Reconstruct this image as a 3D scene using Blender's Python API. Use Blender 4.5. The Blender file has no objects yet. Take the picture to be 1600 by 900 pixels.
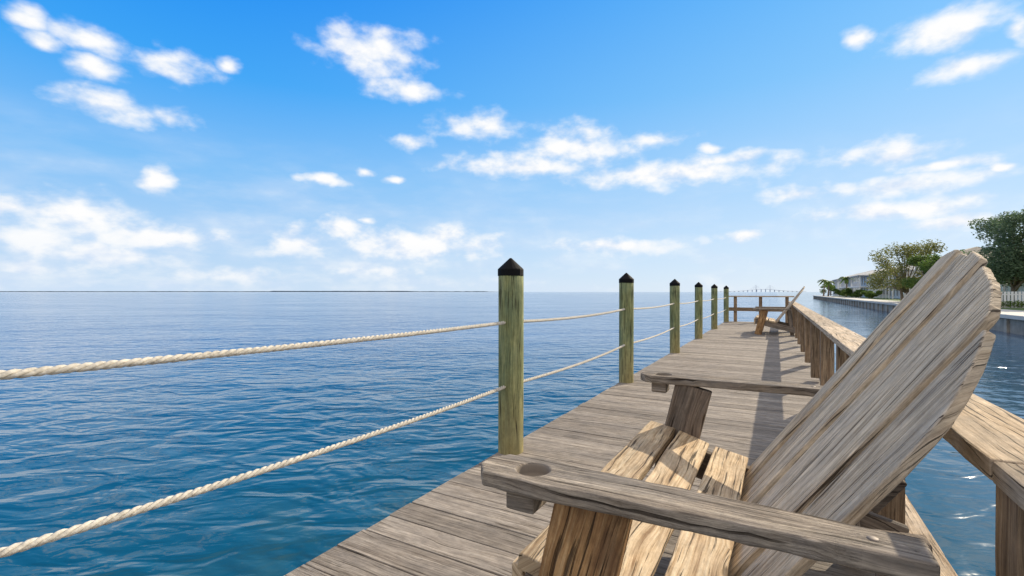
import bpy, bmesh, math, random
from mathutils import Vector, Matrix
random.seed(7)
F=737.0
CU=(0.8724,-0.4888); CN=(0.4888,0.8724)
ROT=-math.atan2(0.4888,0.8724)
sc=bpy.context.scene
sc.view_settings.view_transform='Standard'; sc.view_settings.look='None'; sc.view_settings.exposure=0
COL=sc.collection
def W(a,s,z=0): return Vector((a*CU[0]+s*CN[0], a*CU[1]+s*CN[1], z))
def place(px,D):
    a=(px-1213)*D/845.0
    return a,(D+.4888*a)/.8724
# ---------------------------------------------------------------- materials
def newmat(n):
    m=bpy.data.materials.new(n); m.use_nodes=True
    nt=m.node_tree; return m,nt,nt.nodes['Principled BSDF']
class NB:
    def __init__(s,nt): s.nt=nt
    def n(s,t,**k):
        x=s.nt.nodes.new(t)
        for a,b in k.items(): setattr(x,a,b)
        return x
    def l(s,a,b): s.nt.links.new(a,b)
    def math(s,op,a,b=None,c=None,clamp=False):
        x=s.n('ShaderNodeMath',operation=op,use_clamp=clamp)
        for i,v in enumerate((a,b,c)):
            if v is None: continue
            if isinstance(v,(int,float)): x.inputs[i].default_value=v
            else: s.l(v,x.inputs[i])
        return x.outputs[0]
    def vmath(s,op,a,b=None,c=None):
        x=s.n('ShaderNodeVectorMath',operation=op)
        for i,v in enumerate((a,b,c)):
            if v is None: continue
            if isinstance(v,(tuple,list)): x.inputs[i].default_value=v
            else: s.l(v,x.inputs[i])
        return x.outputs['Value'] if op in('LENGTH','DOT_PRODUCT') else x.outputs[0]
    def comb(s,a,b,c=0.0):
        x=s.n('ShaderNodeCombineXYZ')
        for i,v in enumerate((a,b,c)):
            if isinstance(v,(int,float)): x.inputs[i].default_value=v
            else: s.l(v,x.inputs[i])
        return x.outputs[0]
    def noise(s,vec,scale,detail=4,rough=.5,dist=0):
        x=s.n('ShaderNodeTexNoise'); x.inputs['Scale'].default_value=scale
        x.inputs['Detail'].default_value=detail; x.inputs['Roughness'].default_value=rough
        x.inputs['Distortion'].default_value=dist
        if vec is not None: s.l(vec,x.inputs['Vector'])
        return x
    def ramp(s,fac,stops):
        x=s.n('ShaderNodeValToRGB'); r=x.color_ramp
        while len(r.elements)<len(stops): r.elements.new(.5)
        for e,(p,c) in zip(r.elements,stops):
            e.position=p; e.color=(c[0],c[1],c[2],1)
        s.l(fac,x.inputs[0]); return x.outputs[0]
    def mix(s,f,a,b,mode='MIX'):
        x=s.n('ShaderNodeMix',data_type='RGBA',blend_type=mode)
        for i,v in ((0,f),(6,a),(7,b)):
            if isinstance(v,(int,float)): x.inputs[i].default_value=v
            elif isinstance(v,tuple): x.inputs[i].default_value=(v[0],v[1],v[2],1)
            else: s.l(v,x.inputs[i])
        return x.outputs[2]
    def mr(s,v,a,b,c=0,d=1,smooth=False):
        x=s.n('ShaderNodeMapRange'); x.clamp=True
        if smooth: x.interpolation_type='SMOOTHSTEP'
        s.l(v,x.inputs[0])
        for i,q in zip((1,2,3,4),(a,b,c,d)): x.inputs[i].default_value=q
        return x.outputs[0]
    def bump(s,h,bsdf,dist=.01,strength=1.0):
        x=s.n('ShaderNodeBump'); x.inputs['Distance'].default_value=dist; x.inputs['Strength'].default_value=strength
        s.l(h,x.inputs['Height']); s.l(x.outputs[0],bsdf.inputs['Normal'])

def wood(name,c0,c1,c2,alt=None,altamt=.5,fine=90,crackcol=(.04,.027,.018),bump=.004,base=None,tintv=.2,crk0=.585,crs=.85):
    m,nt,b=newmat(name); q=NB(nt)
    uv=q.n('ShaderNodeUVMap').outputs[0]
    sp=q.n('ShaderNodeSeparateXYZ'); q.l(uv,sp.inputs[0]); U,V=sp.outputs[0],sp.outputs[1]
    vo=q.n('ShaderNodeTexVoronoi'); vo.inputs['Scale'].default_value=1; q.l(q.comb(q.math('MULTIPLY',U,2.6),q.math('MULTIPLY',V,7.5)),vo.inputs['Vector'])
    sc_=q.n('ShaderNodeSeparateColor'); q.l(vo.outputs['Color'],sc_.inputs[0])
    has=q.math('GREATER_THAN',sc_.outputs[0],.6)
    kd=vo.outputs['Distance']
    knot=q.math('MULTIPLY',q.mr(kd,.04,.10,1,0,True),has)
    bend=q.math('MULTIPLY',q.mr(kd,.0,.45,1,0,True),has)
    wn=q.noise(q.comb(q.math('MULTIPLY',U,2.2),q.math('MULTIPLY',V,5)),1,2).outputs[0]
    Vw=q.math('ADD',V,q.math('MULTIPLY',q.math('SUBTRACT',wn,.5),.05))
    Vw=q.math('ADD',Vw,q.math('MULTIPLY',bend,.02))
    g1=q.noise(q.comb(q.math('MULTIPLY',U,4.0),q.math('MULTIPLY',Vw,fine*2.2)),1,6,.7).outputs[0]
    g2=q.noise(q.comb(q.math('MULTIPLY',U,1.1),q.math('MULTIPLY',Vw,fine*.5)),1,4,.6).outputs[0]
    cr=q.noise(q.comb(q.math('MULTIPLY_ADD',U,2.4,7.0),q.math('MULTIPLY',Vw,fine*1.45)),1,3,.6).outputs[0]
    crk=q.mr(cr,crk0,crk0+.07)
    crk=q.math('MAXIMUM',crk,q.math('MULTIPLY',knot,.8))
    mixg=q.math('ADD',q.math('MULTIPLY',g1,.6),q.math('MULTIPLY',g2,.4))
    col=q.ramp(mixg,[(.38,c0),(.5,c1),(.61,c2)])
    bl=q.noise(q.comb(q.math('MULTIPLY',U,3.0),q.math('MULTIPLY',V,8)),1,6,.7).outputs[0]
    if alt: col=q.mix(q.math('MULTIPLY',q.mr(bl,.42,.60),altamt),col,alt)
    if base: col=q.mix(q.math('MULTIPLY',q.mr(U,.5,.0),.5),col,base)
    wh=q.n('ShaderNodeTexWhiteNoise',noise_dimensions='1D')
    q.l(q.math('FLOOR',q.math('MULTIPLY_ADD',V,.1,.5)),wh.inputs['W'])
    t=q.mr(wh.outputs[0],0,1,1-tintv,1+tintv)
    bl2=q.mr(q.noise(q.comb(q.math('MULTIPLY',U,12),q.math('MULTIPLY',V,26)),1,6,.75).outputs[0],.3,.7,.68,1.24)
    tt=q.math('MULTIPLY',t,bl2)
    col=q.mix(1.0,col,q.comb(tt,tt,tt),'MULTIPLY')
    col=q.mix(q.math('MULTIPLY',crk,crs),col,crackcol)
    q.l(col,b.inputs['Base Color']); b.inputs['Roughness'].default_value=.85
    b.inputs['Specular IOR Level'].default_value=.2
    h=q.math('SUBTRACT',q.math('MULTIPLY',mixg,1.4),q.math('MULTIPLY',crk,1.5))
    q.bump(h,b,bump)
    return m
M_slat=wood('weathered_cream_wood',(.27,.195,.125),(.61,.485,.34),(.82,.69,.51),alt=(.42,.37,.31),altamt=.5,fine=70,tintv=.15)
M_arm=wood('weathered_grey_wood',(.095,.073,.054),(.30,.248,.195),(.56,.475,.375),alt=(.20,.185,.17),altamt=.6,bump=.009,fine=58,crackcol=(.028,.019,.013))
M_leg=wood('aged_brown_wood',(.16,.075,.03),(.45,.255,.11),(.66,.44,.23),alt=(.11,.06,.034),altamt=.75,fine=60)
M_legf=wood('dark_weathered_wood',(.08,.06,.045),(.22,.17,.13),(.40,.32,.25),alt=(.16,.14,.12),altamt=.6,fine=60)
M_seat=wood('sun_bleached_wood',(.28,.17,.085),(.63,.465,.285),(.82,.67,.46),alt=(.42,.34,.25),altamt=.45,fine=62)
M_deck=wood('deck_planks',(.155,.125,.098),(.325,.277,.228),(.48,.415,.345),alt=(.23,.205,.182),altamt=.6,fine=75,tintv=.19,crk0=.605,crs=.7)
M_rail=wood('rail_wood',(.26,.175,.10),(.53,.405,.275),(.72,.58,.42),alt=(.38,.32,.255),altamt=.55,fine=70)
M_railp=wood('rail_post_wood',(.13,.08,.045),(.32,.215,.13),(.50,.36,.23),alt=(.21,.16,.11),altamt=.5)
M_post=wood('treated_pile_wood',(.085,.095,.042),(.23,.245,.11),(.39,.385,.19),alt=(.15,.20,.12),altamt=.6,fine=45,base=(.42,.30,.13))
def simple(name,c,rough=.7,var=.15,scale=3,metal=0,bumpd=0):
    m,nt,b=newmat(name); q=NB(nt)
    tc=q.n('ShaderNodeTexCoord').outputs['Object']
    n=q.noise(tc,scale,5,.6).outputs[0]
    t=q.mr(n,.3,.7,1-var,1+var)
    col=q.mix(1.0,c,q.comb(t,t,t),'MULTIPLY'); q.l(col,b.inputs['Base Color'])
    b.inputs['Roughness'].default_value=rough; b.inputs['Metallic'].default_value=metal
    if bumpd: q.bump(n,b,bumpd)
    return m
M_cap=simple('black_plastic_cap',(.004,.004,.005),.75,.2,20)
M_cap.node_tree.nodes['Principled BSDF'].inputs['Specular IOR Level'].default_value=.2
M_rope=simple('natural_rope',(.60,.555,.475),.9,.3,60,bumpd=.002)
M_bolt=simple('dull_screw',(.16,.13,.11),.6,.3,60,.4)
M_conc=simple('concrete',(.58,.555,.50),.9,.15,1.5,bumpd=.01)
M_concd=simple('wet_concrete',(.34,.305,.25),.8,.4,1.0,bumpd=.02)
M_wall=simple('pale_blue_siding',(.66,.75,.80),.8,.05,1)
M_wallw=simple('white_siding',(.8,.8,.78),.8,.05,1)
M_white=simple('white_paint',(.8,.8,.79),.6,.04,2)
M_roof=simple('shingle_roof',(.36,.32,.26),.9,.2,3)
M_roofg=simple('grey_roof',(.44,.45,.45),.8,.15,3)
M_glass=simple('window_glass',(.05,.07,.09),.15,.2,1)
M_grass=simple('grass',(.09,.14,.035),.95,.35,.6)
M_bark=simple('bark',(.22,.17,.125),.9,.3,6,bumpd=.02)
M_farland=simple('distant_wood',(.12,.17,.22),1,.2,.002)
M_bridge=simple('hazed_bridge_concrete',(.66,.70,.75),.9,.05,.01)  # distance haze put into the colour: concrete blended toward the sky
def leafmat(name,c,c2):
    m,nt,b=newmat(name); q=NB(nt)
    g=q.n('ShaderNodeNewGeometry')
    tc=q.n('ShaderNodeTexCoord').outputs['Object']
    n=q.noise(tc,.9,3).outputs[0]
    f=q.math('ADD',q.math('MULTIPLY',g.outputs['Random Per Island'],.5),q.math('MULTIPLY',q.mr(n,.35,.65),.5))
    q.l(q.mix(f,c,c2),b.inputs['Base Color']); b.inputs['Roughness'].default_value=.6
    tr=q.n('ShaderNodeBsdfTranslucent'); q.l(q.mix(f,c,c2),tr.inputs[0])
    ms=q.n('ShaderNodeMixShader'); ms.inputs[0].default_value=.45
    q.l(b.outputs[0],ms.inputs[1]); q.l(tr.outputs[0],ms.inputs[2])
    q.l(ms.outputs[0],nt.nodes['Material Output'].inputs[0])
    return m
M_leafA=leafmat('olive_leaves',(.11,.13,.035),(.32,.32,.10))
M_leafB=leafmat('dark_leaves',(.07,.12,.06),(.20,.28,.15))
M_leafC=leafmat('green_leaves',(.07,.13,.025),(.20,.29,.06))
# ---------------------------------------------------------------- mesh helpers
def newbm():
    bm=bmesh.new(); bm.loops.layers.uv.new('UVMap'); return bm
def prism(bm,o,ex,ey,ez,outline,T,off=None):
    uvl=bm.loops.layers.uv.active
    if off is None: off=10*random.randint(1,300)
    uo=random.random()*5
    n=len(outline); info={}
    lo=[];hi=[]
    for (l,w) in outline:
        p=o+ex*l+ey*w
        v=bm.verts.new(p); lo.append(v); info[v]=(l,w,0)
        v=bm.verts.new(p+ez*T); hi.append(v); info[v]=(l,w,T)
    fs=[bm.faces.new(list(reversed(lo))),bm.faces.new(hi)]
    for f in fs:
        for lp in f.loops:
            l,w,t=info[lp.vert]; lp[uvl].uv=(l+uo,w+off)
    side=[]
    for i in range(n):
        j=(i+1)%n
        f=bm.faces.new((lo[i],lo[j],hi[j],hi[i])); side.append(f)
        for lp in f.loops:
            l,w,t=info[lp.vert]
            lp[uvl].uv=(l+uo,w+t*1.0+off+.3)
    return fs+side
def rect(L,Wd,jit=.0015,seg=.12,taper=1.0):
    n=max(2,int(L/seg)); pts=[]
    for i in range(n+1):
        t=i/n; pts.append((L*t,-Wd/2*(1+(taper-1)*t)+random.uniform(-jit,jit)))
    for i in range(n,-1,-1):
        t=i/n; pts.append((L*t,Wd/2*(1+(taper-1)*t)+random.uniform(-jit,jit)))
    return pts
def board(bm,p0,p1,wdir,Wd,T,jit=.0015,seg=.12,off=None,taper=1.0):
    p0=Vector(p0);p1=Vector(p1); ex=(p1-p0); L=ex.length; ex.normalize()
    ey=Vector(wdir); ey=(ey-ex*ey.dot(ex)).normalized(); ez=ex.cross(ey)
    prism(bm,p0-ez*T/2,ex,ey,ez,rect(L,Wd,jit,seg,taper),T,off)
def finish(bm,name,mat,parent=None,loc=(0,0,0),rotz=0,bevel=0,smooth=False,seg=2):
    bmesh.ops.recalc_face_normals(bm,faces=bm.faces[:])
    me=bpy.data.meshes.new(name); bm.to_mesh(me); bm.free()
    me.materials.append(mat)
    if smooth:
        for p in me.polygons: p.use_smooth=True
    o=bpy.data.objects.new(name,me); COL.objects.link(o)
    o.location=loc; o.rotation_euler=(0,0,rotz)
    if parent: o.parent=parent
    if bevel:
        b=o.modifiers.new('bevel','BEVEL'); b.width=bevel; b.segments=seg; b.limit_method='ANGLE'; b.angle_limit=math.radians(35)
    return o
def thing(name,label,cat,loc=(0,0,0),rotz=0,group=None):
    e=bpy.data.objects.new(name,None); COL.objects.link(e); e.empty_display_size=.2
    e.location=loc; e.rotation_euler=(0,0,rotz); e['label']=label; e['category']=cat
    if group: e['group']=group
    return e
def tag(o,label,cat,group=None):
    o['label']=label;o['category']=cat
    if group:o['group']=group
def box(bm,x0,x1,y0,y1,z0,z1):
    v=[bm.verts.new((x,y,z)) for z in (z0,z1) for (x,y) in ((x0,y0),(x1,y0),(x1,y1),(x0,y1))]
    for f in ((3,2,1,0),(4,5,6,7),(0,1,5,4),(1,2,6,5),(2,3,7,6),(3,0,4,7)): bm.faces.new([v[i] for i in f])
def tube(bm,pts,rad,n=8,cap=True):
    rings=[]; prev=None
    for i,p in enumerate(pts):
        p=Vector(p); a=Vector(pts[max(0,i-1)]); c=Vector(pts[min(len(pts)-1,i+1)])
        t=(c-a).normalized()
        ref=prev if prev is not None else (Vector((1,0,0)) if abs(t.x)<.8 else Vector((0,1,0)))
        x=(ref-t*ref.dot(t)).normalized(); y=t.cross(x); prev=x
        r=rad[i] if isinstance(rad,(list,tuple)) else rad
        rings.append([bm.verts.new(p+x*r*math.cos(2*math.pi*k/n)+y*r*math.sin(2*math.pi*k/n)) for k in range(n)])
    for A,B in zip(rings,rings[1:]):
        for k in range(n): bm.faces.new((A[k],A[(k+1)%n],B[(k+1)%n],B[k]))
    if cap: bm.faces.new(list(reversed(rings[0]))); bm.faces.new(rings[-1])
def copy_thing(e,loc,rotz=None,label=None,scale=None):
    n=e.copy(); COL.objects.link(n); n.location=loc
    if rotz is not None: n.rotation_euler=(0,0,rotz)
    if label: n['label']=label
    if scale: n.scale=scale
    for c in e.children:
        cc=c.copy(); COL.objects.link(cc); cc.parent=n
        for g in c.children:
            gg=g.copy(); COL.objects.link(gg); gg.parent=cc
    return n
# ---------------------------------------------------------------- chair
def make_chair(loc):
    A0,S0=-.1,1.575
    V=lambda a,s,z: Vector((a-A0,s-S0,z))
    ch=thing('adirondack_bench','weathered grey wooden adirondack bench on dock planks, facing the water','bench',loc,ROT,'wooden adirondack benches on the dock')
    X=Vector((1,0,0));Y=Vector((0,1,0));Z=Vector((0,0,1))
    th=math.radians(35.4)
    ex=(X*math.sin(th)+Z*math.cos(th)); ey=-Y; ez=ex.cross(ey)
    if ez.x<0: ez=-ez
    prof=[(0,.110),(.04,.132),(.10,.142),(.17,.138),(.33,.116),(.49,.084),(.62,.046),(.74,.004),(.84,-.042),(.92,-.092),(.98,-.136),(1.025,-.180),(1.055,-.225),(1.072,-.275),(1.083,-.34),(1.2,-.36)]
    def top(w):
        for (w0,z0),(w1,z1) in zip(prof,prof[1:]):
            if w<=w1: return z0+(z1-z0)*(w-w0)/(w1-w0)
        return prof[-1][1]
    O=V(.146,2.19,.62)
    bm=newbm(); bounds=[0,.15,.305,.47,.655,.86,1.086]
    nb=len(bounds)-1
    zoff=[.0,.009,.0,.010,.001,.008]; tj=[0,-.008,.003,-.008,.004,-.004]
    for i,(w0,w1) in enumerate(zip(bounds,bounds[1:])):
        g=.008; a0,a1=w0+g,w1-g
        lb=-.52
        pts=[]; n=14
        lt=lambda w: (top(w)+.38+tj[i])/math.cos(th)
        for k in range(n):
            t=k/n; pts.append((lb+(lt(a0)-.03-lb)*t, a0+.005*(1-t)+random.uniform(-.002,.002)))
        m=18
        for k in range(m+1):
            w=a0+(a1-a0)*k/m
            rl=.010; rr=.012
            dr=0
            for d,r in ((w-a0,rl),(a1-w,rr)):
                if d<r: dr+=r-math.sqrt(max(0,r*r-(r-d)**2))
            pts.append((lt(w)-dr*.9+random.uniform(-.0015,.0015),w))
        for k in range(n-1,-1,-1):
            t=k/n; pts.append((lb+(lt(a1)-.018-lb)*t, a1-.005*(1-t)+random.uniform(-.002,.002)))
        prism(bm,O+ez*zoff[i],ex,ey,ez,pts,.022)
    finish(bm,'backrest',M_slat,ch,bevel=.005,seg=3)
    bm=newbm()
    for l in (.0,-.4):
        p=O+ex*l+ez*(.034+.022)
        board(bm,p+ey*.03,p+ey*.98,ex,.09,.034)
    finish(bm,'back_brace',M_legf,ch,bevel=.004)
    bm=newbm()
    segs=[(-.512,.41,-.388,.392),(-.378,.388,-.244,.345),(-.234,.341,-.098,.312)]
    for (a0,z0,a1,z1) in segs:
        d=Vector((a1-a0,0,z1-z0)); wd=d.length; mid=V((a0+a1)/2,0,(z0+z1)/2); nrm=Vector((-d.z,0,d.x)).normalized()
        j=random.uniform(-.01,.01)
        p0=Vector((mid.x,.93-S0+j,mid.z))-nrm*.02; p1=Vector((mid.x,2.20-S0+j,mid.z))-nrm*.02
        board(bm,p0,p1,d,wd-.008,.04,jit=.003)
    finish(bm,'seat',M_seat,ch,bevel=.006,seg=3)
    bm=newbm(); board(bm,V(-.525,.96,.30),V(-.525,2.18,.30),Z,.14,.03)
    finish(bm,'apron',M_seat,ch,bevel=.004)
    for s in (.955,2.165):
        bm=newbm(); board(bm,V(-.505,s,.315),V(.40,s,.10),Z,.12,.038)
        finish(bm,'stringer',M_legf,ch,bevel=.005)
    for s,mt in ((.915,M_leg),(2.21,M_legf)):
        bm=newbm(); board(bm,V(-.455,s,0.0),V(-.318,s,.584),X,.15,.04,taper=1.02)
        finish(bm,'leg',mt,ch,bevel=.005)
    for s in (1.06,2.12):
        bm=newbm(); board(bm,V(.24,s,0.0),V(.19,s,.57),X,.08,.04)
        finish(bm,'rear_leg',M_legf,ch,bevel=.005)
    for s,sg,a0 in ((.905,1,-.575),(2.24,-1,-.555)):
        bm=newbm(); board(bm,V(-.50,s,.563),V(-.435,s,.563),Z,.044,.08)
        finish(bm,'arm_bracket',M_arm,ch,bevel=.004)
        bm=newbm()
        L=.775; ol=[]
        half=lambda l:(.064 - .023*max(0,(l-.15))/.62)
        k=26
        for i in range(k+1):
            l=L*i/k
            r=.055; h=half(l)
            if l<r: h-= (r-math.sqrt(max(0,r*r-(r-l)**2)))*.9
            ol.append((l,h+random.uniform(-.0035,.0035)))
        for i in range(k,-1,-1):
            l=L*i/k; h=half(l); r=.05
            if l<r: h-= (r-math.sqrt(max(0,r*r-(r-l)**2)))*.9
            ol.append((l,-h+random.uniform(-.0035,.0035)))
        prism(bm,V(a0,s,.587),X,Y*(1 if sg>0 else -1),Z,ol,.033)
        arm=finish(bm,'arm',M_arm,ch)
        cb=bmesh.new(); bmesh.ops.create_cone(cb,cap_ends=True,segments=40,radius1=.035,radius2=.038,depth=.12)
        cm=bpy.data.meshes.new('cut'); cb.to_mesh(cm); cb.free(); co=bpy.data.objects.new('cut',cm); COL.objects.link(co)
        co.parent=ch; co.location=V(-.455,s+.0,.655)
        bo=arm.modifiers.new('hole','BOOLEAN'); bo.operation='DIFFERENCE'; bo.object=co; bo.solver='EXACT'
        bpy.context.view_layer.update()
        dg=bpy.context.evaluated_depsgraph_get()
        me=bpy.data.meshes.new_from_object(arm.evaluated_get(dg)); arm.modifiers.clear(); arm.data=me
        bpy.data.objects.remove(co)
        b=arm.modifiers.new('bevel','BEVEL'); b.width=.005; b.segments=3; b.limit_method='ANGLE'; b.angle_limit=math.radians(40)
        bm=bmesh.new(); 
        bmesh.ops.create_uvsphere(bm,u_segments=16,v_segments=8,radius=.009)
        for v in bm.verts: v.co.z=max(0,v.co.z)*.3
        bo2=finish(bm,'screw',M_bolt,arm,smooth=True); bo2.location=V(.13,s,.6195)
        bpy.context.view_layer.update()
    return ch
chair=make_chair(W(-.1,1.575,0))
copy_thing(chair,W(-.02,13.1,0),label='weathered dark wooden adirondack bench near the dock end railing')
# ---------------------------------------------------------------- dock
dock=thing('dock','long weathered grey plank dock over the water','dock',W(0,0,0),ROT)
bm=newbm(); s=-1.6
while s<17.6:
    w=.139; board(bm,(-1.515+random.uniform(-.005,.005),s+w/2,-.0195+random.uniform(-.002,.002)),(.535+random.uniform(-.005,.005),s+w/2,-.0195+random.uniform(-.002,.002)),(0,1,0),w,.038,jit=.0008,seg=.4)
    s+=.1445
finish(bm,'decking',M_deck,dock,bevel=.002,seg=1)
bm=newbm()
for s0,s1 in ((-1.6,3.2),(3.205,8.0),(8.005,12.8),(12.805,17.6)):
    board(bm,(.495,s0,.021),(.495,s1,.021),(1,0,0),.085,.038)
finish(bm,'edge_plank',M_rail,dock,bevel=.004)
for a in (-1.33,-.5,.49):
    bm=newbm(); board(bm,(a,-1.6,-.15),(a,17.6,-.15),(0,0,1),.2,.045); finish(bm,'beam',M_railp,dock)
for s in (.2,3.2,6.2,9.2,12.2,15.2):
    for a in (-1.2,.35):
        bm=bmesh.new(); tube(bm,[(a,s,-3),(a,s,-.06)],.11,14); finish(bm,'piling',M_bark,dock,smooth=True)
def make_post(loc):
    e=thing('rope_post','round green-tinged wooden post with black cap and rope holes','post',loc,ROT,'rope posts along the dock edge')
    bm=newbm(); uvl=bm.loops.layers.uv.active; n=28; zs=[-.3,0,.2,.4,.6,.8,1.0,1.115]; R=.079
    rings=[]
    for z in zs:
        r=[]
        for k in range(n):
            t=2*math.pi*k/n; rr=R*(1+.02*math.sin(3*t+z*2)+.01*math.sin(7*t))
            r.append(bm.verts.new((rr*math.cos(t),rr*math.sin(t),z)))
        rings.append(r)
    for i in range(len(zs)-1):
        for k in range(n):
            f=bm.faces.new((rings[i][k],rings[i][(k+1)%n],rings[i+1][(k+1)%n],rings[i+1][k]))
            us=[(zs[i],k),(zs[i],k+1),(zs[i+1],k+1),(zs[i+1],k)]
            for lp,(z,kk) in zip(f.loops,us): lp[uvl].uv=(z,kk*2*math.pi*R/n+20)
    bm.faces.new(rings[-1]); bm.faces.new(list(reversed(rings[0])))
    finish(bm,'shaft',M_post,e,smooth=True)
    bm=bmesh.new(); n=20; prof=[(.0815,1.10),(.082,1.103),(.082,1.138),(.0805,1.143),(.006,1.212)]
    rings=[[bm.verts.new((r*math.cos(2*math.pi*k/n),r*math.sin(2*math.pi*k/n),z)) for k in range(n)] for r,z in prof]
    for A,B in zip(rings,rings[1:]):
        for k in range(n): bm.faces.new((A[k],A[(k+1)%n],B[(k+1)%n],B[k]))
    bm.faces.new(rings[-1]); bm.faces.new(list(reversed(rings[0])))
    finish(bm,'cap',M_cap,e)
    return e
PA=-1.455
PS=[-.4,2.58,5.20,8.07,10.8,13.75,17.2]
pp=make_post(W(PA,PS[0]))
for s in PS[1:]:
    copy_thing(pp,W(PA,s),ROT+random.uniform(-2,2))
def make_rope(z,sag,sags0,z0):
    pts=[]
    for i,(s0,s1) in enumerate(zip(PS,PS[1:])):
        step=.010 if i<2 else .02
        n=int((s1-s0)/step); sg=sags0 if i==0 else sag
        for k in range(n):
            t=k/n; zz=z+(z0-z)*(1-t) if i==0 else z
            pts.append(Vector((PA,s0+(s1-s0)*t,zz-4*sg*t*(1-t)+random.uniform(-.0003,.0003))))
    bm=bmesh.new()
    strands=[[],[],[]]; L=0
    for i,p in enumerate(pts):
        if i: L+=(p-pts[i-1]).length
        for j in range(3):
            ph=2*math.pi*(j/3+L/.075)
            strands[j].append(p+Vector((math.cos(ph)*.0060,0,math.sin(ph)*.0060)))
    for st in strands: tube(bm,st,.0056,6)
    o=finish(bm,'rope',M_rope,None,loc=W(0,0),rotz=ROT,smooth=True)
    tag(o,'twisted pale rope threaded through the dock posts','rope','ropes strung between the dock posts')
    return o
make_rope(.812,.024,.014,.838); make_rope(.418,.027,.030,.475)
rail=thing('railing','weathered brown timber railing along the dock edge','railing',W(0,0),ROT)
bm=newbm()
sj=[-1.5,1.15,4.95,8.8,12.6,17.4]
for s0,s1 in zip(sj,sj[1:]):
    board(bm,(.42,s0+.002,.681+random.uniform(-.002,.002)),(.42,s1-.002,.681),(1,0,0),.175,.04,jit=.002)
finish(bm,'top_rail',M_rail,rail,bevel=.005)
s=1.11
while s<17.3:
    bm=newbm(); board(bm,(.39,s,.041),(.39,s,.66),(1,0,0),.10,.09); finish(bm,'post',M_railp,rail,bevel=.004); s+=1.29
er=thing('end_railing','weathered timber railing closing the dock end','railing',W(0,0),ROT)
bm=newbm(); board(bm,(-1.45,17.45,.85),(.5,17.45,.85),(0,1,0),.14,.04); finish(bm,'top_rail',M_rail,er,bevel=.004)
bm=newbm(); board(bm,(-1.45,17.45,.42),(.5,17.45,.42),(0,0,1),.12,.04); finish(bm,'middle_rail',M_railp,er,bevel=.004)
for a in (-1.2,-.45,.3):
    bm=newbm(); board(bm,(a,17.50,-.3),(a,17.50,.83),(1,0,0),.10,.06); finish(bm,'post',M_railp,er,bevel=.004)
# ---------------------------------------------------------------- water
WZ=-1.0
bm=bmesh.new(); S=45000
bmesh.ops.create_grid(bm,x_segments=8,y_segments=8,size=S)
m,nt,b=newmat('bay_water'); q=NB(nt)
tc=q.n('ShaderNodeTexCoord').outputs['Object']
mp=q.n('ShaderNodeMapping'); mp.inputs['Rotation'].default_value=(0,0,math.radians(-12)); mp.inputs['Scale'].default_value=(.6,1,1); q.l(tc,mp.inputs[0]); P=mp.outputs[0]
n1=q.noise(P,2.4,2,.45,.8).outputs[0]; n2=q.noise(P,7,2,.5,.5).outputs[0]; n3=q.noise(P,.45,2).outputs[0]
pat=q.mr(q.noise(P,.09,4).outputs[0],.35,.65,.5,1.3)
h=q.math('ADD',q.math('MULTIPLY',n1,.10),q.math('MULTIPLY',n2,.016)); h=q.math('ADD',h,q.math('MULTIPLY',n3,.16))
acr=q.vmath('DOT_PRODUCT',tc,(CU[0],CU[1],0))
shel=q.mr(acr,.0,1.2,1,.36,True)       # sheltered canal side of the dock is calmer
h=q.math('MULTIPLY',q.math('MULTIPLY',h,pat),shel)
q.bump(h,b,1.0)
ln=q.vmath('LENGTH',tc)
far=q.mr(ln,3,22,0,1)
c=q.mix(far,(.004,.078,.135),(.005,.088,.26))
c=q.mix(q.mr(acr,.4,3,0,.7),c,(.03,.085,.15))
weed=q.mr(q.noise(tc,.9,6,.65,1.0).outputs[0],.46,.68)
near=q.mr(ln,2.5,6.0,.65,0)
c=q.mix(q.math('MULTIPLY',weed,near),c,(.05,.10,.075))
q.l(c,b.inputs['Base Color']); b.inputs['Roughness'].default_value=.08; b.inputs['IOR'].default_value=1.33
o=finish(bm,'water',m,None,loc=(0,0,WZ)); o['kind']='structure'
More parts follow.
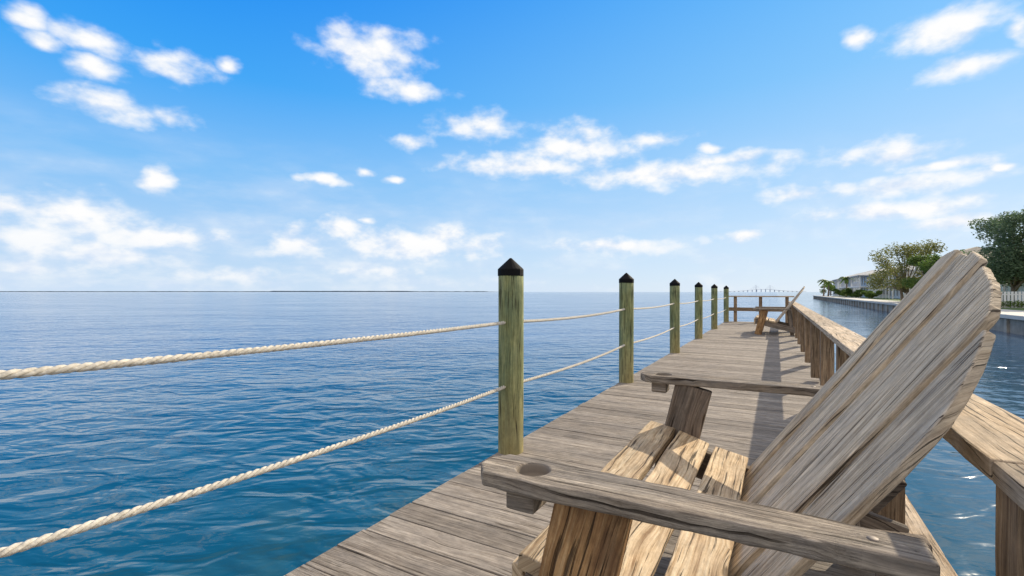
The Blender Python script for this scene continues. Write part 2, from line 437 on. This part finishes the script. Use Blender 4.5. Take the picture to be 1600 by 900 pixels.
# ---------------------------------------------------------------- shore
SA=9.9
bm=bmesh.new(); box(bm,SA+.3,90,6,172,-3,-.2); o=finish(bm,'ground',M_grass,None,rotz=ROT); o['kind']='structure'
bm=bmesh.new(); box(bm,SA+.48,SA+3.2,6.2,171,-.3,-.15); o=finish(bm,'path',M_conc,None,rotz=ROT); o['kind']='structure'
sw=thing('seawall','grey concrete seawall with stained panels at the waterline','seawall',(0,0,0),ROT)
bm=bmesh.new()
box(bm,SA+.05,SA+.297,5.9,172,-3,-.302)
s=6
while s<172: box(bm,SA-.06,SA+.047,s,s+.3,-3,-.302); s+=2.6
finish(bm,'panel',M_concd,sw)
bm=bmesh.new(); box(bm,SA-.15,SA+.47,5.8,172.2,-.30,-.1); finish(bm,'coping',M_conc,sw,bevel=.02)
def crown(name,mat,parent,clumps,nleaf,ls,seedv):
    rnd=random.Random(seedv); vs=[];fs=[]
    tot=sum(c[3]**2 for c in clumps)
    for (x,y,z,r) in clumps:
        for _ in range(int(nleaf*r*r/tot)):
            d=Vector((rnd.gauss(0,1),rnd.gauss(0,1),rnd.gauss(0,1))).normalized()
            rr=r*(rnd.random()**.35)*rnd.uniform(.8,1.12)
            p=Vector((x,y,z))+Vector((d.x*rr,d.y*rr,d.z*rr*.75))
            a=Vector((rnd.gauss(0,1),rnd.gauss(0,1),rnd.gauss(0,.6))).normalized(); bb=a.orthogonal().normalized()
            bb=(Matrix.Rotation(rnd.uniform(0,6.28),3,a)@bb)
            l=ls*rnd.uniform(.6,1.3); i=len(vs)
            vs+= [p-a*l, p+bb*l*.45, p+a*l, p-bb*l*.45]; fs.append((i,i+1,i+2,i+3))
    me=bpy.data.meshes.new(name); me.from_pydata([tuple(v) for v in vs],[],fs); me.materials.append(mat)
    o=bpy.data.objects.new(name,me); COL.objects.link(o); o.parent=parent; return o
def tree(name,label,px,D,H,Rx,base,mat,nl,ls,seedv,nc=26,trunks=1):
    a,s=place(px,D); rnd=random.Random(seedv)
    e=thing(name,label,'shrub' if name=='shrub' else 'tree',W(a,s,-.2),0)
    cl=[]
    for i in range(nc):
        t=rnd.uniform(0,6.28); zz=rnd.random(); 
        rr=Rx*math.sqrt(rnd.random())*(1-.55*abs(zz-.35)**1.2)
        cl.append((rr*math.cos(t),rr*math.sin(t),base+(H-base)*(.08+.82*zz),Rx*rnd.uniform(.16,.34)))
    bm=bmesh.new()
    for k in range(trunks):
        ox=(k-(trunks-1)/2)*.5
        tube(bm,[(ox,0,-.1),(ox*1.3,.05,base*.5),(ox*1.8,.1,base*1.05),(ox*2,.1,base+(H-base)*.45)],[.17*H/6,.13*H/6,.10*H/6,.04],8)
    for (x,y,z,r) in cl[::2]:
        z0=base*rnd.uniform(.6,1.1); 
        tube(bm,[(0,0,z0),(x*.45,y*.45,z0+(z-z0)*.6),(x,y,z)],[.07*H/6,.05*H/6,.015],5)
    finish(bm,'trunk',M_bark,e,smooth=True)
    crown('crown',mat,e,cl,nl,ls,seedv)
    return e
tree('shade_tree','airy olive-brown tree on the grass behind the seawall',1414,56,6.9,4.1,1.6,M_leafA,8500,.13,3,nc=36,trunks=2)
tree('shade_tree','low dense green tree beside white houses',1456,50,5.2,2.9,1.0,M_leafC,9000,.12,5)
tree('shade_tree','large dense grey-green tree by the seawall walkway',1585,38,7.6,3.9,1.9,M_leafB,22000,.11,9,nc=44)
tree('shade_tree','tall dense tree beside the canal houses',1690,36,8.0,4.6,2,M_leafB,12000,.15,12,nc=36)
for i,(px,D,H,R) in enumerate(((1362,80,1.5,1.4),(1345,92,1.6,1.5),(1328,105,1.8,1.7),(1312,118,2.4,2.2),(1298,135,3.2,2.8),(1500,46,2.6,2.0),(1540,46,1.6,1.6),(1480,50,1.8,1.7))):
    tree('shrub','rounded green shrub on the grass behind the seawall',px,D,H,R,.3,M_leafC,2200 if i<5 else 5000,.2 if i<5 else .1,20+i,nc=12)
def palm(px,D,H,sd):
    a,s=place(px,D); rnd=random.Random(sd)
    e=thing('palm_tree','slender palm tree on the shore beyond the seawall','palm tree',W(a,s,-.2),0,'palm trees on the shore')
    bm=bmesh.new(); tube(bm,[(0,0,0),(.15,0,H*.5),(.2,.1,H-.6)],[.2,.15,.12],8); finish(bm,'trunk',M_bark,e,smooth=True)
    bm=bmesh.new()
    for k in range(18):
        t=rnd.uniform(0,6.28); up=rnd.uniform(-.1,1.0); L=H*.36; prev=None
        for j in range(8):
            f=j/7; r=L*f*math.cos(up*.7); z=H-.6+L*(math.sin(up)*f-f*f*.75)
            c=Vector((.2+r*math.cos(t),.1+r*math.sin(t),z)); sd2=Vector((-math.sin(t),math.cos(t),0))*(.28*math.sin(math.pi*min(1,f*.85+.12)))
            l=bm.verts.new(c+sd2+Vector((0,0,-.12))); mm=bm.verts.new(c); rr=bm.verts.new(c-sd2+Vector((0,0,-.12)))
            if prev: bm.faces.new((prev[0],prev[1],mm,l)); bm.faces.new((prev[1],prev[2],rr,mm))
            prev=(l,mm,rr)
    finish(bm,'fronds',M_leafC,e)
palm(1287,128,4.9,1); palm(1294,120,4.2,2); palm(1322,110,5.0,3)
a,s=place(1572,36)
he=thing('hedge','clipped green hedge beside the walkway','hedge',W(a,s,-.2),ROT)
cl=[(x*.5,y*.4,.30,.36) for x in range(-3,12) for y in range(-1,2)]
crown('foliage',M_leafC,he,cl,8000,.07,44)
a,s=place(1560,34.5)
fe=thing('fence','white picket fence behind the hedge','fence',W(a,s+2.0,-.2),ROT)
bm=bmesh.new()
for i in range(44): box(bm,-.5+i*.2,-.36+i*.2,0,.04,0,1.22)
for z in (.3,.95): box(bm,-.6,8.3,.042,.08,z,z+.1)
finish(bm,'pickets',M_white,fe)
def house(px,D,w,d,eave,rise,mat,rmat,label,ncol=4):
    a,s=place(px,D)
    e=thing('house',label,'house',W(a,s,-.2),ROT,'waterfront houses along the canal')
    bm=bmesh.new(); box(bm,-d/2,d/2,-w/2,w/2,0,eave); finish(bm,'wall',mat,e)
    bm=bmesh.new(); ov=.6
    x0,x1,y0,y1=-d/2-1.8,d/2+ov,-w/2-ov,w/2+ov
    v=[bm.verts.new(p) for p in ((x0,y0,eave),(x1,y0,eave),(x1,y1,eave),(x0,y1,eave))]
    lo=[bm.verts.new((p.co.x,p.co.y,eave-.18)) for p in v]
    mx=(x0+x1)/2; ins=(x1-x0)/2*.85; ins=min(ins,(y1-y0)*.42)
    r0=bm.verts.new((mx,y0+ins,eave+rise)); r1=bm.verts.new((mx,y1-ins,eave+rise))
    for f in ((v[0],v[1],r0),(v[1],v[2],r1,r0),(v[2],v[3],r1),(v[3],v[0],r0,r1)): bm.faces.new(f)
    for i in range(4): bm.faces.new((lo[i],lo[(i+1)%4],v[(i+1)%4],v[i]))
    bm.faces.new(lo[::-1]); finish(bm,'roof',rmat,e)
    fl=eave/2
    bm=bmesh.new(); box(bm,-d/2-1.6,-d/2-.003,-w/2,w/2,fl-.2,fl); 
    for k in range(ncol+1):
        y=-w/2+.15+(w-.3)*k/ncol; box(bm,-d/2-1.55,-d/2-1.35,y-.1,y+.1,0,fl-.2); box(bm,-d/2-1.55,-d/2-1.35,y-.1,y+.1,fl,eave-.18)
    finish(bm,'balcony',M_white,e)
    bm=bmesh.new()
    box(bm,-d/2-1.5,-d/2-1.42,-w/2+.3,w/2-.3,fl+.85,fl+.93)
    y=-w/2+.4
    while y<w/2-.4: box(bm,-d/2-1.48,-d/2-1.44,y,y+.04,fl,fl+.85); y+=.25
    finish(bm,'balcony_rail',M_white,e)
    def win(cx,cy,cz,ww,wh,side):
        g=bmesh.new(); f=bmesh.new()
        if side=='x':
            box(g,-d/2-.02,-d/2-.004,cy-ww/2,cy+ww/2,cz-wh/2,cz+wh/2)
            for (y0,y1,z0,z1) in ((cy-ww/2-.1,cy+ww/2+.1,cz+wh/2,cz+wh/2+.12),(cy-ww/2-.1,cy+ww/2+.1,cz-wh/2-.12,cz-wh/2),(cy-ww/2-.1,cy-ww/2,cz-wh/2,cz+wh/2),(cy+ww/2,cy+ww/2+.1,cz-wh/2,cz+wh/2),(cy-.03,cy+.03,cz-wh/2,cz+wh/2)):
                box(f,-d/2-.06,-d/2-.003,y0,y1,z0,z1)
        else:
            box(g,cx-ww/2,cx+ww/2,-w/2-.02,-w/2-.004,cz-wh/2,cz+wh/2)
            for (y0,y1,z0,z1) in ((cx-ww/2-.1,cx+ww/2+.1,cz+wh/2,cz+wh/2+.12),(cx-ww/2-.1,cx+ww/2+.1,cz-wh/2-.12,cz-wh/2),(cx-ww/2-.1,cx-ww/2,cz-wh/2,cz+wh/2),(cx+ww/2,cx+ww/2+.1,cz-wh/2,cz+wh/2),(cx-.03,cx+.03,cz-wh/2,cz+wh/2)):
                box(f,y0,y1,-w/2-.06,-w/2-.003,z0,z1)
        gw=finish(g,'window',M_glass,e); finish(f,'frame',M_white,gw)
    for k in range(ncol):
        y=-w/2+w*(k+.5)/ncol
        win(0,y,fl+1.25,1.3,1.7,'x'); win(0,y,1.3,1.3,1.7,'x')
    for x in (-d/4,d/4):
        win(x,0,fl+1.3,1.0,1.4,'y'); win(x,0,1.4,1.0,1.4,'y')
    return e
house(1528,70,12,9,5.7,2.1,M_wallw,M_roof,'white two-storey house with brown shingle hip roof')
house(1450,84,12,9,5.0,1.8,M_wallw,M_roofg,'white two-storey house with grey roof and balcony')
house(1396,98,13,10,4.6,1.7,M_wall,M_roofg,'pale blue two-storey house with white balcony')
house(1366,118,13,10,4.8,1.8,M_wallw,M_roofg,'white two-storey house with grey roof and balcony')
house(1347,140,13,10,4.9,1.9,M_wall,M_roofg,'pale blue two-storey house with white balcony')
house(1332,162,13,10,4.9,1.9,M_wallw,M_roofg,'white two-storey house with grey roof and balcony')
house(1690,50,12,9,5.2,2.2,M_wallw,M_roof,'white two-storey house with brown shingle hip roof')
# ---------------------------------------------------------------- distant land and bridge
D=9000
bm=bmesh.new(); px=-700; up=[];
while px<=790:
    x=(px-800)/F*D; hh=6+8*random.random()+(7 if 420<px<640 else 0)
    if px>760: hh*=.4
    up.append((x,hh)); px+=4
for (x0,h0),(x1,h1) in zip(up,up[1:]):
    v=[bm.verts.new(p) for p in ((x0,D,-3),(x1,D,-3),(x1,D,h1),(x0,D,h0))]; bm.faces.new(v)
    w=[bm.verts.new(p) for p in ((x0,D,h0),(x1,D,h1),(x1,D+900,h1),(x0,D+900,h0))]; bm.faces.new(w)
o=finish(bm,'hills',M_farland); o['kind']='structure'
br=thing('bridge','long pale cable-stayed bridge across the far bay','bridge',(0,0,0),0)
D=8000; Xp=lambda p:(p-800)/F*D
bm=bmesh.new()
N=60
deckz=lambda t: 8+36*math.exp(-((t-.52)/.22)**2)
for i in range(N):
    t0,t1=i/N,(i+1)/N; x0,x1=Xp(1120+140*t0),Xp(1120+140*t1)
    z0,z1=deckz(t0),deckz(t1)
    v=[bm.verts.new(p) for p in ((x0,D,z0-2),(x1,D,z1-2),(x1,D,z1+2),(x0,D,z0+2),(x0,D+30,z0-2),(x1,D+30,z1-2),(x1,D+30,z1+2),(x0,D+30,z0+2))]
    for f in ((0,1,2,3),(7,6,5,4),(3,2,6,7),(0,4,5,1)): bm.faces.new([v[k] for k in f])
finish(bm,'deck',M_bridge,br)
for i in range(0,N,3):
    t=i/N; x=Xp(1120+140*t); bm=bmesh.new(); box(bm,x-2,x+2,D+5,D+25,-5,deckz(t)-2.2); finish(bm,'pier',M_bridge,br)
for p in (1182,1204):
    x=Xp(p); bm=bmesh.new(); tube(bm,[(x,D+15,-4),(x,D+15,115)],[4,2.5],8); finish(bm,'pylon',M_bridge,br)
    bm=bmesh.new()
    for k in range(1,7):
        for sg in (-1,1): tube(bm,[(x,D+15,60+k*9),(x+sg*k*17,D+15,44)],.6,4)
    finish(bm,'cable',M_bridge,br)
# ---------------------------------------------------------------- sky
SUN_EL=math.radians(27); SUN_AZ=math.radians(29.3+20.5)
w=bpy.data.worlds.new('World'); sc.world=w; w.use_nodes=True
nt=w.node_tree; nt.nodes.clear(); q=NB(nt)
out=q.n('ShaderNodeOutputWorld')
sky=q.n('ShaderNodeTexSky',sky_type='NISHITA'); sky.sun_disc=False; sky.sun_elevation=SUN_EL; sky.sun_rotation=SUN_AZ
sky.air_density=1.0; sky.dust_density=.3; sky.ozone_density=2.0
tc=q.n('ShaderNodeTexCoord').outputs['Generated']
sp=q.n('ShaderNodeSeparateXYZ'); q.l(tc,sp.inputs[0])
az=q.math('ARCTAN2',sp.outputs[0],sp.outputs[1]); el=q.math('ARCSINE',sp.outputs[2])
nis=q.mix(1.0,sky.outputs[0],(.08,.09,.10),'MULTIPLY')
elf=q.math('DIVIDE',el,math.pi/2)
gL=q.ramp(elf,[(0,(.60,.77,.97)),(.05,(.48,.70,.97)),(.14,(.23,.56,.98)),(.24,(.05,.40,.98)),(.36,(.004,.27,.94)),(.50,(.15,.30,.75)),(.62,(.76,.72,.68))])  # top stop: unseen zenith whitened, added as neutral fill for shaded wood
gR=q.ramp(elf,[(0,(.74,.85,.97)),(.05,(.64,.81,.99)),(.14,(.42,.69,1.0)),(.24,(.23,.58,1.0)),(.36,(.11,.47,1.0)),(.50,(.2,.38,.85)),(.62,(.76,.72,.68))])  # same whitened zenith fill on the right-hand side
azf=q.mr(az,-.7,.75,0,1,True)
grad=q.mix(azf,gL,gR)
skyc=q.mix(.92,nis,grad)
rear_fill=q.mr(q.math('ABSOLUTE',az),1.15,1.7,0,.7,True)  # unseen sky behind the camera, brightened as added warm fill light
skyc=q.mix(rear_fill,skyc,(1.05,.95,.84))
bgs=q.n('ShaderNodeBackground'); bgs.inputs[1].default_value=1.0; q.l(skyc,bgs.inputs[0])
CL=[(40,25,40,13),(150,62,70,17),(60,60,38,13),(150,105,46,16),(265,103,64,20),(350,103,18,10),(195,172,108,20),(243,280,33,17),
(583,82,74,27),(630,140,62,12),(745,197,66,19),(640,222,28,10),(505,283,38,9),(572,270,18,6),(620,283,16,6),(1113,232,20,6),
(810,260,105,17),(900,228,84,26),(1025,218,50,12),(1060,272,185,19),(1140,250,70,12),
(1480,43,88,26),(1345,60,26,11),(1500,103,62,18),(1597,42,20,18),(1400,240,90,20),(1480,258,70,10),(1240,305,40,12),(1400,292,150,14),(1390,328,175,16),(1570,260,24,7),(1165,370,34,9),(965,385,105,13),(1500,345,90,12),
(110,335,120,32),(250,370,105,22),(50,375,65,22),(50,420,80,20),(170,402,130,18),(360,432,75,14),(470,380,60,22),(540,358,32,16),(650,385,125,25),(575,345,18,6),(690,368,50,18),(590,425,65,12),(20,320,50,16)]
def el_az(px,py):
    dx=px-800; r=math.hypot(dx,F); return math.atan2(dx,F), math.atan2(456-py,r), (F/r)
nzv=q.vmath('MULTIPLY',tc,(1,1,1.7))
wn=q.noise(nzv,13,3,.55); warp=q.vmath('MULTIPLY',q.vmath('SUBTRACT',wn.outputs['Color'],(.5,.5,.5)),(.05,.026,0))
fb=q.noise(nzv,18,6,.52).outputs[0]
P=q.vmath('ADD',q.comb(az,el),warp)
cur=None
for (px,py,rx,ry) in CL:
    A,E,cs=el_az(px,py); sx=F/(rx*1.25*cs*cs); sy=F/(ry*1.35*cs)
    v=q.vmath('LENGTH',q.vmath('MULTIPLY_ADD',P,(sx,sy,0),(-A*sx,-E*sy,0)))
    cur=v if cur is None else q.math('MINIMUM',cur,v)
d0=q.math('MAXIMUM',q.math('SUBTRACT',1.0,cur),-1.2)
d1=q.math('ADD',d0,q.math('MULTIPLY',q.math('SUBTRACT',fb,.5),2.0))
fb2=q.noise(q.vmath('ADD',nzv,(.010,.005,.03)),18,3,.52).outputs[0]
alpha=q.mr(d1,-.12,.95,0,1,True)
lit=q.mr(q.math('ADD',q.math('MULTIPLY',q.math('SUBTRACT',fb,fb2),2.0),q.math('MULTIPLY',d1,.3)),-.35,.3,0,1)
ccol=q.mix(lit,(.70,.80,.96),(1.0,1.0,1.0))
vl=q.mr(az,.3,-.6,.0,.3)
veil=q.math('MULTIPLY',q.mr(q.noise(q.vmath('MULTIPLY',tc,(1,1,3.5)),6,5,.55).outputs[0],.40,.70),q.math('MULTIPLY',q.mr(el,.30,.03,0,1),q.math('ADD',vl,.45)))
al=q.math('MAXIMUM',q.math('MULTIPLY',alpha,q.mr(el,.0,.10,.65,1)),veil)
bgc=q.n('ShaderNodeBackground'); bgc.inputs[1].default_value=1.0; q.l(ccol,bgc.inputs[0])
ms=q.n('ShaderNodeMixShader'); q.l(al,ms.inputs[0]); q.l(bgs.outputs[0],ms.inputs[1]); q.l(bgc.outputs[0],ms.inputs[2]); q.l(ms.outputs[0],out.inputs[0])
L=Vector((math.sin(SUN_AZ)*math.cos(SUN_EL),math.cos(SUN_AZ)*math.cos(SUN_EL),math.sin(SUN_EL)))
sl=bpy.data.lights.new('sun','SUN'); sl.energy=5.0; sl.angle=math.radians(.5); sl.color=(1,.87,.67)
so=bpy.data.objects.new('sun',sl); COL.objects.link(so); so.rotation_euler=(-L).to_track_quat('-Z','Y').to_euler()
cd=bpy.data.cameras.new('camera'); cam=bpy.data.objects.new('camera',cd); COL.objects.link(cam); sc.camera=cam
cd.sensor_width=36; cd.lens=F/1600*36; cd.shift_y=6/1600; cd.clip_start=.02; cd.clip_end=90000
cam.location=(0,0,1.0); cam.rotation_euler=(math.radians(90),0,0)
